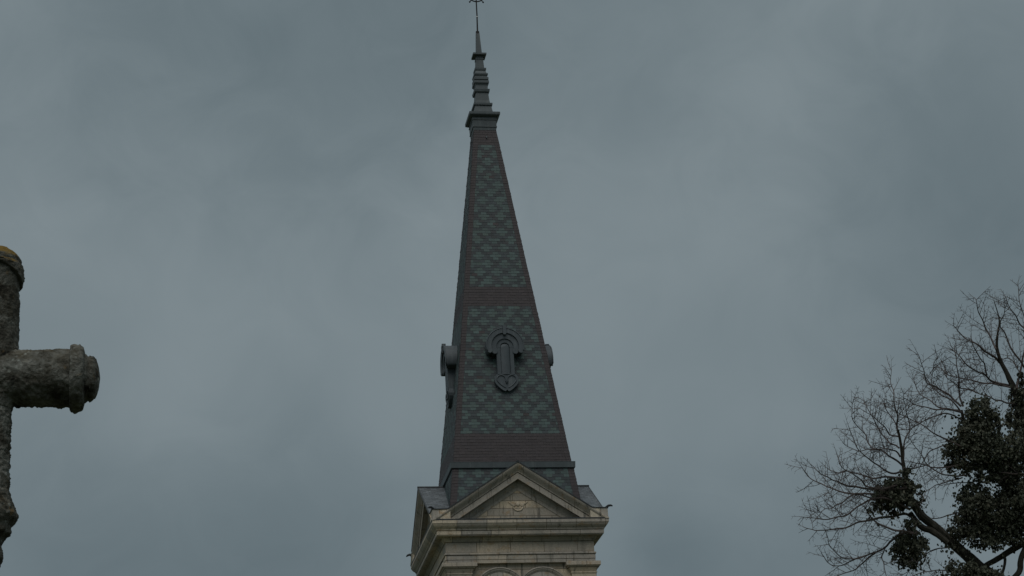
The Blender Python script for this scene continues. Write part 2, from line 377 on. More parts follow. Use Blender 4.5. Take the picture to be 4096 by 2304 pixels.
        mb.xf(R); mb.build('archivolt', STONE_TRIM, ST)
        mb = MB(); P = [(cx+.885*math.cos(t), cz+.885*math.sin(t)) for t in [PI*i/24 for i in range(25)]]
        P = [(cx+.885, 20.6)]+P+[(cx-.885, 20.6)]; P = [(max(x, .03) if s > 0 else min(x, -.03), z) for x, z in P]
        vs = [(x, -2.735, z) for x, z in P]; mb.add(vs, [tuple(range(len(P)))], 0, [[(x+.2, z) for x, z in P]])
        mb.xf(R); mb.build('arch_infill', STONE_FILL, ST)

# slated faces: every slate a little tilted leaf in the one roof mesh
CO = .125; SW = .232
def slate_face(mb, k, z0, z1, h0, h1, colour, border, row0=0, seed=0):
    R = rotz(k); rr = random.Random(seed*7+k); rows = int(round((z1-z0)/CO)); dz = (z1-z0)/rows
    H = lambda z: h0+(h1-h0)*(z-z0)/(z1-z0)
    mb.add([R((-h0, -h0+.004, z0)), R((h0, -h0+.004, z0)), R((h1, -h1+.004, z1)), R((-h1, -h1+.004, z1))], [(0, 1, 2, 3)], 3)
    def leaf(xa, xb, xa2, xb2, z, mi):
        za = z+rr.uniform(-.007, .005); lift = .008+rr.uniform(-.002, .004); tilt = rr.uniform(-.004, .004)
        if rr.random() < .012: za -= rr.uniform(.01, .04); tilt *= 4
        zb = z+dz*1.02; ha, hb = H(za), H(zb)
        v = [(xa, -ha-lift, za-tilt), (xb, -ha-lift, za+tilt), (xb2, -hb-.002, zb), (xa2, -hb-.002, zb), (xa, -ha, za-tilt), (xb, -ha, za+tilt)]
        mb.add([R(p) for p in v], [(0, 1, 2, 3), (4, 5, 1, 0)], mi)
    for r in range(rows):
        z = z0+r*dz; h = H(z); h2 = H(z+dz); g = .004
        if border:
            b, b2 = h-border, h2-border
            for s in (-1, 1):
                ov = rr.uniform(.004, .03); p = sorted((s*b, s*(h+ov))); p2 = sorted((s*b2, s*(h2+.012)))
                if r % 2 and border > .15:
                    mx, mx2 = (p[0]+p[1])/2, (p2[0]+p2[1])/2
                    leaf(p[0]+g, mx-g/2, p2[0]+g, mx2-g/2, z, 2); leaf(mx+g/2, p[1], mx2+g/2, p2[1], z, 2)
                else: leaf(p[0]+(g if s > 0 else 0), p[1]-(g if s < 0 else 0), p2[0]+(g if s > 0 else 0), p2[1]-(g if s < 0 else 0), z, 2)
        else: b, b2 = h, h2
        off = (r+row0+1) % 2*.5; kx = math.floor(-b/SW-off)
        while (kx+off)*SW < b:
            xa, xb = (kx+off)*SW, (kx+1+off)*SW; xm = (xa+xb)/2
            ca, cb = max(xa, -b), min(xb, b)
            if cb-ca > .012:
                f = b2/b; ta = max(xa, -b2) if xa > -b else -b2; tb = min(xb, b2) if xb < b else b2
                if tb > ta: leaf(ca+g/2, cb-g/2, ta+g/2, tb-g/2, z+.0*f, colour(xm, z, r+row0))
            kx += 1
    # ridge leaf line along the right hip
def cross_pattern(x, r, ph=0.0):
    """light crosses, one-two-one slates, set in quincunx: three slates wide, three courses high"""
    tri, j = divmod(r, 3); per = 3*SW
    c = (tri % 2)*1.5*SW+ph
    d = (x-c+per/2) % per-per/2
    return abs(d) < (SW*.76 if j == 1 else SW*.26)
prr = random.Random(3)
def spire_colour(x, z, r):
    if z < 28.24 or 33.86 <= z < 34.70 or z > 41.45: return 2
    l = cross_pattern(x, r)
    if prr.random() < .03: l = not l
    if prr.random() < .008: return 2
    return 0 if l else 1
def skirt_colour(x, z, r):
    return 0 if cross_pattern(x, r) else 1
Z0, Z1 = 27.03, 42.26; H0, H1 = 2.325, .462
mb = MB()
for k in range(4): slate_face(mb, k, Z0, Z1, H0, H1, spire_colour, .20, 0, 1)
spire = mb.build('spire', [SL_LIGHT, SL_DARK, SL_PURPLE, SL_BACK], ST)
mb = MB()
for k in range(4): slate_face(mb, k, 24.9, 26.80, 2.60, 2.375, skirt_colour, .24, 0, 2)
mb.build('spire_skirt', [SL_LIGHT, SL_DARK, SL_PURPLE, SL_BACK], ST)
mb = MB(); sq_lathe(mb, [(2.30, 26.795), (2.425, 26.795), (2.445, 26.805), (2.455, 27.02), (2.46, 27.04), (2.325, 27.075)]); mb.build('zinc_band', ZINC, ST)
for k in (0, 1, 3):
    mb = MB(); tube(mb, [(.03, -.50, 41.88), (.03, -.56, 41.90), (.03, -.575, 41.83)], .028, 6); mb.xf(rotz(k)); mb.build('roof_hook', ZINC, spire)

# zinc pinnacle
mb = MB()
sq_lathe(mb, [(.462, 42.22), (.478, 42.24), (.486, 42.375), (.512, 42.38), (.512, 42.415), (.498, 42.42), (.508, 42.70), (.53, 42.705), (.53, 42.735), (.515, 42.74), (.52, 42.83), (.56, 42.84), (.645, 42.90), (.655, 42.935), (.655, 43.03), (.40, 43.13), (.392, 43.15), (.345, 43.46), (.395, 43.475), (.40, 43.565), (.385, 43.57), (.315, 43.60), (.29, 43.75), (.262, 44.12), (.315, 44.135), (.335, 44.25), (.325, 44.26), (.262, 44.30), (.255, 44.46), (.285, 44.54), (.318, 44.56), (.318, 44.67), (.27, 44.70), (.308, 44.73), (.308, 44.83), (.262, 44.86), (.258, 44.90), (.295, 44.96), (.30, 45.02), (.25, 45.05), (.215, 45.17), (.24, 45.22), (.246, 45.30), (.235, 45.31), (.172, 45.34), (.152, 45.74), (.17, 45.76), (.17, 45.80), (.155, 45.81), (.16, 45.90), (.285, 45.935), (.288, 46.01), (.13, 46.06), (.118, 46.08), (.075, 47.06), (0.02, 47.1)], True)
pin = mb.build('zinc_pinnacle', ZINC, ST)
mb = MB(); tube(mb, [(.0, 0, 47.04), (.0, 0, 47.17)], [.082, .075], 12); mb.build('iron_socket', IRON, pin)
fc = bpy.data.objects.new('finial_cross', None); col.objects.link(fc); fc.parent = ST
mb = MB(); tube(mb, [(.0, 0, 47.15), (.02, 0, 47.9), (.03, 0, 50.1)], [.034, .03, .022], 8); mb.build('pole', IRON, fc)
mb = MB(); tube(mb, [(.02, 0, 47.87), (.02, 0, 47.91)], .04, 8); mb.build('clamp', PALE, fc)
cz = 48.99; mb = MB()
tube(mb, [(.03+.355*math.cos(a), 0, cz+.355*math.sin(a)) for a in [2*PI*i/36 for i in range(37)]], .03, 6, cap=False); mb.build('ring', IRON, fc, True)
mb = MB(); tube(mb, [(-.75, 0, cz), (-.4, 0, cz), (.46, 0, cz), (.81, 0, cz)], [.04, .028, .028, .04], 8); mb.build('crossbar', IRON, fc)
for a in (math.radians(-128), math.radians(-52), math.radians(52), math.radians(128)):
    mb = MB(); c, s = math.cos(a), math.sin(a)
    tube(mb, [(.03+q*c, 0, cz+q*s) for q in (.33, .44, .46, .49, .515)], [.024, .02, .036, .04, .015], 8); mb.build('ray', IRON, fc, True)

# lucarnes: horseshoe hood, nested rolls, half-round apron and heart bracket, in zinc
Hs = lambda z: H0+(H1-H0)*(z-Z0)/(Z1-Z0)
for k in range(4):
    R = rotz(k); lu = bpy.data.objects.new('lucarne', None); col.objects.link(lu); lu.parent = ST
    cz = 31.93; zb = lambda z: -Hs(z)+.10
    a0, a1 = math.radians(-17), math.radians(197)
    mb = MB(); ring_sector(mb, 0, cz, .555, .755, a0, a1, -2.19, -1.45, 36, lobe=1); mb.xf(R); mb.build('outer_hood', ZINC_DORMER, lu)
    mb = MB(); P = [(.60*math.cos(t), -2.03, cz+.60*math.sin(t)) for t in [math.radians(-22)+math.radians(224)*i/30 for i in range(31)]]
    mb.add(P+[(x, -1.5, z) for x, y, z in P], [tuple(range(31)), tuple((i, i+31, (i+1) % 31+31, (i+1) % 31) for i in (30,))[0]]); mb.xf(R); mb.build('back_plate', ZINC_DORMER, lu)
    mb = MB(); tube(mb, [(.752*math.cos(t), -2.185, cz+.752*math.sin(t)) for t in [a0+(a1-a0)*i/36 for i in range(37)]], .025, 6); mb.xf(R); mb.build('rim', ZINC_DORMER, lu, True)
    mb = MB(); ring_sector(mb, 0, cz-.02, .345, .565, math.radians(-24), math.radians(204), -2.135, -1.6, 32, lobe=1); mb.xf(R); mb.build('middle_roll', ZINC_DORMER, lu)
    mb = MB(); ring_sector(mb, 0, cz-.02, .19, .352, math.radians(-5), math.radians(185), -2.09, -2.0, 28); mb.xf(R); mb.build('inner_roll', ZINC_DORMER, lu)
    # apron: two flat leaves and a half-round niche shaft
    mb = MB()
    for s in (-1, 1): box(mb, *sorted((s*.195, s*.345)), -2.085, -1.72, 30.76, 31.92)
    m = 10; prof = [(.19*math.cos(PI*i/m), -2.045-.055*math.sin(PI*i/m)) for i in range(m+1)]
    top = 31.90
    for (xa, ya), (xb, yb) in zip(prof, prof[1:]): mb.add([(xa, ya, 30.76), (xb, yb, 30.76), (xb, yb, top), (xa, ya, top)], [(3, 2, 1, 0)])
    rings = [[(x*math.cos(t), -2.045+(y+2.045)*math.cos(t), top+.16*math.sin(t)) for x, y in prof] for t in [PI/2*i/5 for i in range(6)]]
    for ra, rb in zip(rings, rings[1:]):
        for i in range(m): mb.add([ra[i], ra[i+1], rb[i+1], rb[i]], [(3, 2, 1, 0)])
    box(mb, -.195, .195, -2.045, -1.72, 30.76, 32.06)
    mb.xf(R); mb.build('apron', ZINC_DORMER, lu)
    # heart-shaped bracket
    mb = MB(); out = []
    right = [(0, 30.13), (.06, 30.06), (.14, 30.09), (.27, 30.19), (.40, 30.32), (.47, 30.44), (.485, 30.56), (.465, 30.67), (.40, 30.76), (.32, 30.80), (.2, 30.80), (0, 30.80)]
    P = right+[(-x, z) for x, z in right[-2:0:-1]]
    yb = lambda z: -Hs(z)+.04
    nP = len(P); vs = [(x, -2.07-.02*(30.8-z), z) for x, z in P]+[(x*.98, yb(z), z) for x, z in P]
    mb.add(vs, [tuple(range(nP))]+[((i+1) % nP, i, nP+i, nP+(i+1) % nP) for i in range(nP)])
    for s in (-1, 1):                              # raised rims round the two scooped eyes
        pts = [(s*(.215+.17*math.cos(a)), -2.09, 30.565+.165*math.sin(a)) for a in [math.radians(-45)+math.radians(225)*i/16 for i in range(17)]]
        pts.append((s*.045, -2.09, 30.47))
        tube(mb, pts, .022, 6)
        tube(mb, [(s*.345, -2.09, 30.45), (s*.25, -2.09, 30.34), (s*.12, -2.09, 30.24), (s*.03, -2.09, 30.2)], [.022, .02, .018, .012], 6)
    tube(mb, [(0, -2.06, 30.46), (0, -2.12, 30.43), (0, -2.12, 30.38)], [.035, .05, .02], 8)
    mb.xf(R); mb.build('heart_bracket', ZINC_DORMER, lu)
    mb = MB(); box(mb, -.06, .06, -2.24, -2.03, 32.40, 32.70); box(mb, -.055, .055, -2.215, -2.06, 32.70, 32.80)
    for s in (-1, 1): box(mb, *sorted((s*.06, s*.20)), -2.20, -2.08, 32.645, 32.70)
    mb.xf(R); mb.build('keystone', ZINC_DORMER, lu)

# ------------------------------------------------------------------ stone wayside cross, near the camera on the left
CAP_Z = at(-38, 1056, 8.5).z
def cross_mat():
    M = Mat('lichened_stone', .95, 0, .15)
    n = M.noise(11, 6, .7); c = M.ramp(n, [(.35, (.030, .027, .021)), (.46, (.092, .089, .074)), (.60, (.18, .183, .165)), (.72, (.27, .27, .245))])
    gz = M.n.new('ShaderNodeNewGeometry'); sp = M.n.new('ShaderNodeSeparateXYZ'); M.l.new(gz.outputs['Normal'], sp.inputs[0])
    v = M.n.new('ShaderNodeTexVoronoi'); v.inputs['Scale'].default_value = 44; M.l.new(M.tc.outputs['Object'], v.inputs['Vector'])
    spots = M.math('MULTIPLY', M.ramp(v.outputs['Distance'], [(.12, 1), (.38, 0)]), M.ramp(M.noise(6, 4, .7, dist=1.0), [(.48, 0), (.6, .75)]))
    c = M.mix(spots, c, (.34, .36, .33))
    pits = M.noise(17, 3, .6); c = M.mix(M.ramp(pits, [(.62, 0), (.69, .9)]), c, (.018, .017, .014))
    moss = M.noise(5, 5, .7); c = M.mix(M.ramp(moss, [(.50, 0), (.62, .7)]), c, (.052, .047, .034)); och = M.noise(12, 5, .7); c = M.mix(M.ramp(och, [(.62, 0), (.7, .6)]), c, (.19, .12, .05))
    up = M.math('MULTIPLY', M.ramp(sp.outputs['Z'], [(.15, 0), (.6, 1)]), M.ramp(M.noise(9, 4, .6), [(.47, 0), (.6, .9)]))
    po = M.n.new('ShaderNodeSeparateXYZ'); M.l.new(M.tc.outputs['Object'], po.inputs[0]); up = M.math('MULTIPLY', up, M.ramp(M.math('SUBTRACT', po.outputs['Z'], CAP_Z), [(0, .12), (.02, 1)]))
    c = M.mix(up, c, (.20, .125, .025))
    M.color(c); M.bump(M.math('ADD', M.math('ADD', n, M.math('MULTIPLY', pits, .6)), M.noise(70, 3, .7)), .8, .012); return M.m
CROSS_ST = cross_mat()
MPX = 8.5/FPX
cc = at(-38, 1513, 8.5)
CRX = thing('stone_cross', 'lichen covered round armed stone cross at the left edge of the view', 'cross', (cc.x, cc.y, 0))
def stone_lathe(name, prof, axis, parent, seg=110, step=.0045, rough=.010, org=Vector((0, 0, 0)), mat=None):
    """round stone member, its outline eroded by noise; prof is (distance along axis, radius)"""
    fine = []
    for (a, ra), (b, rb) in zip(prof, prof[1:]):
        m = max(1, int(max(abs(b-a), abs(rb-ra))/step))
        fine += [(a+(b-a)*i/m, ra+(rb-ra)*i/m) for i in range(m)]
    fine.append(prof[-1]); mb = MB(); vs = []
    for t, r in fine:
        for k in range(seg):
            a = 2*PI*k/seg
            p = Vector((r*math.cos(a), r*math.sin(a), t)) if axis == 'z' else Vector((t, r*math.cos(a), r*math.sin(a)))
            q = p+org
            d = rough*(.28*noise.noise(q*11)+.22*noise.noise(q*40)+.30*noise.noise(q*95)+.24*noise.noise(q*170)-.55*max(0, noise.noise(q*52+Vector((7, 7, 7)))-.22)-.1)
            low = max(0, -math.sin(a)) if axis == 'x' else .35      # crust hangs from undersides
            d += rough*1.1*low*max(0, noise.noise(q*55+Vector((3, 1, 7))))
            e = p.normalized() if p.length < .02 else (Vector((p.x, p.y, 0)) if axis == 'z' else Vector((0, p.y, p.z)))
            if e.length > 1e-6: p = p+e.normalized()*d*min(1, r/.03)
            vs.append(p+org)
    n = len(fine); fs = [(i*seg+k, i*seg+(k+1) % seg, (i+1)*seg+(k+1) % seg, (i+1)*seg+k) for i in range(n-1) for k in range(seg)]
    if axis == 'z' or axis == 'x': pass
    mb.add(vs, fs); mb.add([vs[k] for k in range(seg)], [tuple(range(seg-1, -1, -1))]); mb.add([vs[(n-1)*seg+k] for k in range(seg)], [tuple(range(seg))])
    return mb.build(name, CROSS_ST, parent, True)
U = MPX; VZ = MPX/.942; zc0 = cc.z
up = lambda y: zc0+(1513-y)*VZ
stone_lathe('upright', [(up(1640), .084), (up(1600), .095), (up(1520), .104), (up(1390), .102), (up(1150), .101), (up(1080), .101)], 'z', CRX)
lower = [(2300, 62), (2240, 62), (2212, 73), (2190, 70), (2164, 63), (2130, 84), (2122, 100), (2093, 102), (2076, 117), (2052, 126), (2023, 116), (1995, 102), (1968, 96), (1958, 89), (1905, 92), (1890, 89), (1800, 89), (1640, 91), (1630, 93)]
stone_lathe('shaft', [(up(y), r*.95*U) for y, r in lower], 'z', CRX, rough=.016)
tcol = stone_lathe('top_collar', [(up(1139), .096), (up(1138), .114), (up(1110), .117), (up(1072), .114), (up(1055), .106), (up(1034), .105), (up(1027), .101), (up(1010), .086), (up(996), .068), (up(988), .044), (up(984), .02), (up(983), .004)], 'z', CRX, rough=.012)
zt_ = up(1058)                                   # the collar's front lip is broken back, higher than its sides
for v in tcol.data.vertices:
    if v.co.z < zt_:
        f = max(0, -v.co.y/max(1e-4, math.hypot(v.co.x, v.co.y)))**1.3
        v.co.z = zt_+(v.co.z-zt_)*(1-.8*f)
arm = bpy.data.objects.new('crossbar', None); col.objects.link(arm); arm.parent = CRX
og = Vector((0, 0, zc0))
for s in (-1, 1):
    f = lambda L: [(s*t, r) for t, r in L] if s > 0 else [(s*t, r) for t, r in L][::-1]
    X = lambda px: (px+38)*U*.985
    stone_lathe('arm', f([(.0, .109), (X(80), .109), (X(284), .112)]), 'x', arm, org=og, rough=.012)
    stone_lathe('collar', f([(X(276), .100), (X(279), .124), (X(284), .131), (X(300), .133), (X(318), .130), (X(333), .120), (X(338), .100)]), 'x', arm, org=og, rough=.012)
    stone_lathe('end_knob', f([(X(330), .095), (X(342), .094), (X(352), .082), (X(358), .088), (X(372), .086), (X(384), .072), (X(393), .05), (X(398), .022), (X(400), .003)]), 'x', arm, org=og, rough=.012)
mb = MB(); sq_lathe(mb, [(.42, 0), (.42, .22), (.34, .24), (.34, .85), (.38, .88), (.38, .95), (.2, 1.02)], False, True)
mb.xf(lambda p: p); mb.build('plinth', CROSS_ST, CRX)
stone_lathe('column', [(.98, .085), (up(2290), .060)], 'z', CRX, step=.05, seg=24)

# ------------------------------------------------------------------ bare tree on the right
def bark_mat():
    M = Mat('dark_bark', .9, 0, .15); n = M.noise(9, 6, .7, M.vec('Object', (1, 1, .4)))
    M.color(M.ramp(n, [(.3, (.034, .032, .026)), (.55, (.058, .054, .045)), (.75, (.095, .09, .076))])); M.bump(n, .6, .03); return M.m
def twig_mat():
    M = Mat('twig_bark', .85, 0, .2); n = M.noise(3, 3, .6); M.color(M.ramp(n, [(.3, (.075, .060, .057)), (.7, (.14, .116, .11))])); return M.m
def ivy_mat():
    M = Mat('ivy_leaf', .65, 0, .25); g = M.n.new('ShaderNodeNewGeometry'); r = g.outputs['Random Per Island']
    c = M.ramp(r, [(0, (.060, .070, .052)), (.55, (.072, .083, .058)), (.9, (.086, .095, .062)), (1, (.115, .105, .075))])
    c = M.mix(M.ramp(M.noise(1.2, 3, .6), [(.4, 0), (.7, .5)]), c, (.076, .073, .055))
    M.color(c); M.b.inputs['Subsurface Weight'].default_value = 0; return M.m
BARK, TWIG, IVY = bark_mat(), twig_mat(), ivy_mat()
TD = 35.0; TP = TD/FPX
base = at(4420, 2304, 36.5); base.z = 0
TR = thing('bare_tree', 'leafless spreading tree with fine twigs and ivy clumps at right edge', 'tree', base)
tb = Vector(base)
r5 = lambda a, b: (3200+a*.486, 1600+b*.486)
r6 = lambda a, b: (3600+a*.414, 1100+b*.414)
r0 = lambda a, b: (a, b)
def smooth(P, k=6):
    out = []
    for i in range(len(P)-1):
        p0, p1, p2, p3 = P[max(i-1, 0)], P[i], P[i+1], P[min(i+2, len(P)-1)]
        for j in range(k):
            t = j/k; out.append(.5*((2*p1)+(p2-p0)*t+(2*p0-5*p1+4*p2-p3)*t*t+(3*p1-p0-3*p2+p3)*t**3))
    out.append(P[-1]); return out
def path3(fn, pts, d0, d1):
    n = len(pts); w = rng.uniform(0, 6)
    return [at(*fn(*p), TD+d0+(d1-d0)*i/(n-1)+.15*math.sin(w+i*1.3)) for i, p in enumerate(pts)]
BR = [
 (r0, [(3596, 1740), (3586, 1700), (3588, 1655), (3577, 1610), (3574, 1560), (3562, 1520), (3562, 1475)], 0, .1, 5, 1.0, 1),
 # (frame fn, points, start depth, end depth, start radius px, end radius px, twig gain)
 (r5, [(835, 640), (700, 635), (600, 635), (480, 605), (380, 585), (310, 600), (220, 560)], 0, .5, 5, 1.5, 1),
 (r5, [(870, 680), (700, 730), (600, 720), (540, 700), (500, 650), (440, 610), (350, 560), (300, 470)], 0, -.6, 5, 1.5, 1),
 (r5, [(880, 720), (700, 740), (450, 715), (350, 690), (260, 660), (180, 610), (100, 540)], 0, -.8, 6, 1.5, 1),
 (r5, [(880, 760), (720, 770), (590, 780), (430, 775), (300, 740), (180, 690), (90, 640), (20, 545)], 0, .7, 6, 1.5, 1),
 (r5, [(905, 900), (760, 830), (600, 810), (500, 860), (400, 930), (300, 960), (200, 975), (100, 968), (20, 955)], 0, -.9, 6, 1.5, .9),
 (r5, [(600, 810), (480, 780), (400, 790), (330, 850), (250, 890), (150, 920), (60, 900)], 0, -1.3, 4, 1.3, .8),
 (r5, [(905, 955), (860, 940), (760, 960), (560, 990), (430, 1030), (350, 1060), (200, 1065), (120, 1075), (30, 1045)], 0, .8, 7, 1.5, .8),
 (r5, [(965, 1085), (830, 1080), (700, 1040), (620, 990), (560, 930), (520, 880)], 0, -.5, 6, 2, .7),
 (r5, [(960, 1100), (860, 1090), (760, 1150), (700, 1210), (600, 1265), (530, 1280), (450, 1300), (370, 1340), (260, 1360), (180, 1280)], 0, .3, 7, 1.5, .9),
 (r5, [(530, 1285), (440, 1310), (330, 1290), (280, 1230), (230, 1150), (215, 1090)], .1, -.3, 3.5, 1.2, .7),
 (r5, [(620, 1260), (540, 1330), (440, 1400), (330, 1440), (240, 1490)], .2, .8, 4, 1.5, .9),
 (r5, [(700, 1210), (680, 1300), (700, 1400), (720, 1500)], .2, -.2, 3, 1.5, .6),
 (r5, [(845, 540), (760, 470), (690, 420), (600, 390), (540, 300), (490, 230), (430, 140), (425, 40)], 0, .6, 5, 1.3, 1),
 (r5, [(835, 590), (740, 600), (640, 530), (540, 460), (480, 400), (430, 300), (390, 200)], 0, -.7, 5, 1.3, 1),
 (r5, [(825, 470), (790, 420), (710, 405), (600, 410), (500, 420), (410, 390), (350, 340)], 0, -.4, 4, 1.2, 1),
 (r5, [(815, 395), (740, 340), (680, 290), (640, 220), (600, 150), (550, 60), (530, 0)], 0, .5, 4, 1.2, 1),
 (r5, [(810, 300), (740, 280), (700, 230), (630, 160), (560, 110), (500, 70)], 0, -.5, 4, 1.2, 1),
 (r5, [(845, 520), (870, 330), (910, 250), (890, 150), (860, 40), (850, -60)], 0, -.4, 4, 1.2, .9),
 (r5, [(850, 560), (920, 570), (1010, 545), (1090, 500)], 0, .4, 4, 1.5, .8),
 (r5, [(790, 200), (740, 120), (700, 30), (690, -60)], 0, .4, 3, 1.2, .9),
 (r6, [(610, 1270), (580, 1130), (560, 1000), (545, 850), (530, 680)], .6, .9, 5, 1.2, .9),
 (r6, [(590, 1270), (470, 1150), (350, 1080), (270, 1040), (220, 900), (150, 750)], .6, .1, 5, 1.2, 1),
 (r6, [(580, 1310), (440, 1290), (330, 1250), (200, 1150), (110, 1000)], .6, 1.2, 5, 1.2, 1),
 (r6, [(600, 1330), (450, 1300), (300, 1290), (150, 1260), (40, 1180)], .6, 0, 5, 1.2, 1),
 (r6, [(600, 1340), (500, 1210), (370, 1140), (310, 1060), (330, 900), (380, 760)], .6, .8, 4, 1.2, 1),
 (r6, [(600, 1400), (420, 1340), (250, 1400), (120, 1480), (0, 1500)], .6, .2, 4, 1.2, .9),
 (r6, [(740, 1140), (640, 1110), (570, 1080), (470, 1010), (400, 900)], .9, .7, 4, 1.2, .9),
 (r6, [(970, 850), (880, 770), (750, 690), (640, 620), (560, 530), (510, 480)], 1, .4, 6, 1.2, 1),
 (r6, [(930, 720), (880, 620), (820, 470), (780, 380), (740, 250), (710, 220)], 1, 1.4, 5, 1.2, 1),
 (r6, [(1090, 1080), (900, 1030), (830, 970), (700, 900), (600, 800), (520, 740), (470, 720)], 1, .5, 6, 1.2, 1),
 (r6, [(1080, 1090), (900, 1050), (750, 1020), (600, 1000), (480, 960), (390, 900)], 1, 1.5, 5, 1.2, 1),
 (r6, [(840, 970), (820, 860), (760, 760), (700, 660), (690, 560)], .8, .3, 4, 1.2, .9),
 (r6, [(1130, 1100), (1160, 950), (1180, 800), (1210, 650), (1200, 450), (1160, 250), (1150, 100)], 1, 1.2, 6, 1.2, .9),
 (r6, [(1230, 950), (1100, 750), (1000, 560), (960, 500), (1000, 380), (1030, 300)], 1, .4, 5, 1.2, .9),
 (r6, [(1260, 600), (1180, 480), (1100, 380), (1050, 280), (1010, 190)], 1, 1.3, 5, 1.2, 1),
 (r6, [(1250, 1280), (1000, 1230), (880, 1190), (740, 1130), (620, 1050)], 1, .4, 5, 1.5, .8),
 (r6, [(1160, 950), (1060, 800), (980, 820), (870, 800), (800, 740)], 1, 1.4, 3, 1.2, .7),
 (r0, [(3850, 1790), (3750, 1740), (3680, 1700), (3610, 1660), (3540, 1600)], .3, -.3, 4, 1.2, .9),
 (r0, [(3840, 1860), (3760, 1870), (3680, 1855), (3630, 1850)], .3, .0, 4, 1.2, .8),
 (r0, [(3860, 1900), (3780, 1900), (3720, 1870), (3680, 1810), (3640, 1760)], .3, .6, 4, 1.2, .8),
 (r0, [(3850, 1910), (3780, 1930), (3710, 1960), (3690, 2000)], .3, -.2, 3, 1.2, .8),
 (r0, [(3830, 2050), (3760, 2070), (3700, 2080), (3660, 2075)], .3, .1, 3, 1.2, .7),
 (r0, [(3790, 2190), (3730, 2200), (3680, 2240), (3610, 2300)], .1, .4, 3, 1.2, .8),
 (r0, [(3860, 2300), (3760, 2280), (3680, 2290), (3600, 2330)], .1, -.3, 3, 1.2, .8),
 (r0, [(3780, 1780), (3720, 1800), (3690, 1850), (3660, 1900)], .3, .5, 3, 1.2, .8),
 (r0, [(4120, 1900), (4040, 1890), (3960, 1900), (3880, 1925), (3800, 1935)], .5, .3, 5, 2, .6),
 (r0, [(4300, 1700), (4250, 1500), (4220, 1350), (4180, 1250)], 1.5, 2, 7, 1.2, 1),
 (r0, [(4350, 1800), (4420, 1550), (4460, 1350), (4440, 1150)], 1.5, 2.2, 8, 1.2, 1),
 (r0, [(4400, 1900), (4540, 1750), (4680, 1620), (4800, 1450)], 1.8, 1.5, 8, 1.2, 1),
 (r0, [(4400, 2000), (4560, 1950), (4760, 1900), (4950, 1800)], 1.8, 2.5, 8, 1.2, 1),
]
tw = MB(); limb_mb = MB()
def rdir(t, ang, flat=.6):
    """a direction leaving t at the angle, mostly within the tree's fan"""
    q = t.orthogonal().normalized(); q = Matrix.Rotation(rng.uniform(0, 2*PI), 3, t) @ q
    n = FW; side = t.cross(n)
    if side.length > 1e-3 and rng.random() < flat: q = (side.normalized()*(1 if rng.random() < .5 else -1)+n*rng.uniform(-.5, .5)).normalized()
    return (t*math.cos(ang)+q*math.sin(ang)).normalized()
TWN = 0
def twig(p, d, L, r, lev, lift):
    global TWN
    TWN += 1
    n = max(2, int(L/.07)); pts = [p]; q = Vector(p); dd = Vector(d); zz = rng.choice((-1, 1))
    for i in range(n):
        j = Vector((rng.gauss(0, 1), rng.gauss(0, 1), rng.gauss(0, 1)))*.065
        k = dd.orthogonal().normalized()*zz*.085; zz = -zz
        dd = (dd+j+k+Vector((0, 0, lift))).normalized(); q = q+dd*(L/n); pts.append(q)
    rad = [r*(1-.55*i/n) for i in range(n+1)]
    tube(tw, pts, rad, 3, 0, False)
    if lev > 0:
        sgn = 1
        s = .10*L
        while s < L*.97:
            i = min(int(s/L*n), n-1); f = s/L*n-i; b = pts[i].lerp(pts[i+1], f); t = (pts[i+1]-pts[i]).normalized()
            twig(b, rdir(t, math.radians(rng.uniform(35, 65)), .7), rng.uniform(.28, .6)*(L-s*.75)*(.75 if lev == 1 else .8)+.03, max(r*.62, .0029), lev-1, lift*.9)
            s += rng.uniform(.05, .12)
for fn, pts, d0, d1, ra, rb, gain in BR:
    P = smooth(path3(fn, pts, d0, d1), 7); n = len(P)
    P = [p+Vector((noise.noise(p*4), noise.noise(p*4+Vector((9, 0, 0))), noise.noise(p*4+Vector((0, 9, 0)))))*.035*min(1, i/4) for i, p in enumerate(P)]
    rads = [TP*(ra+(rb-ra)*(i/(n-1))**.8)*.92 for i in range(n)]
    tube(limb_mb, P, rads, 6, 0, True, .12)
    seg = [0]
    for a, b in zip(P, P[1:]): seg.append(seg[-1]+(b-a).length)
    L = seg[-1]; s = L*.16; i = 0
    rise = P[-1].z-P[0].z
    lift = .05 if rise > .2 else .015
    while s < L:
        while i < n-2 and seg[i+1] < s: i += 1
        t = (P[i+1]-P[i]).normalized(); b = P[i].lerp(P[i+1], (s-seg[i])/max(1e-6, seg[i+1]-seg[i]))
        u = s/L
        twig(b, rdir(t, math.radians(rng.uniform(30, 62)), .75), (rng.uniform(.20, .62)*(1.12-.62*u)+.06)*gain, .0058, 2 if rng.random() < .7 else 1, lift if rng.random() < .8 else -lift)
        s += rng.uniform(.055, .125)/gain
    twig(P[-1], (P[-1]-P[-2]).normalized(), .22, TP*rb*.8, 1, lift)
loc = lambda m: m.xf(lambda p: p-tb)
loc(tw).build('twigs', TWIG, TR); loc(limb_mb).build('branches', TWIG, TR)
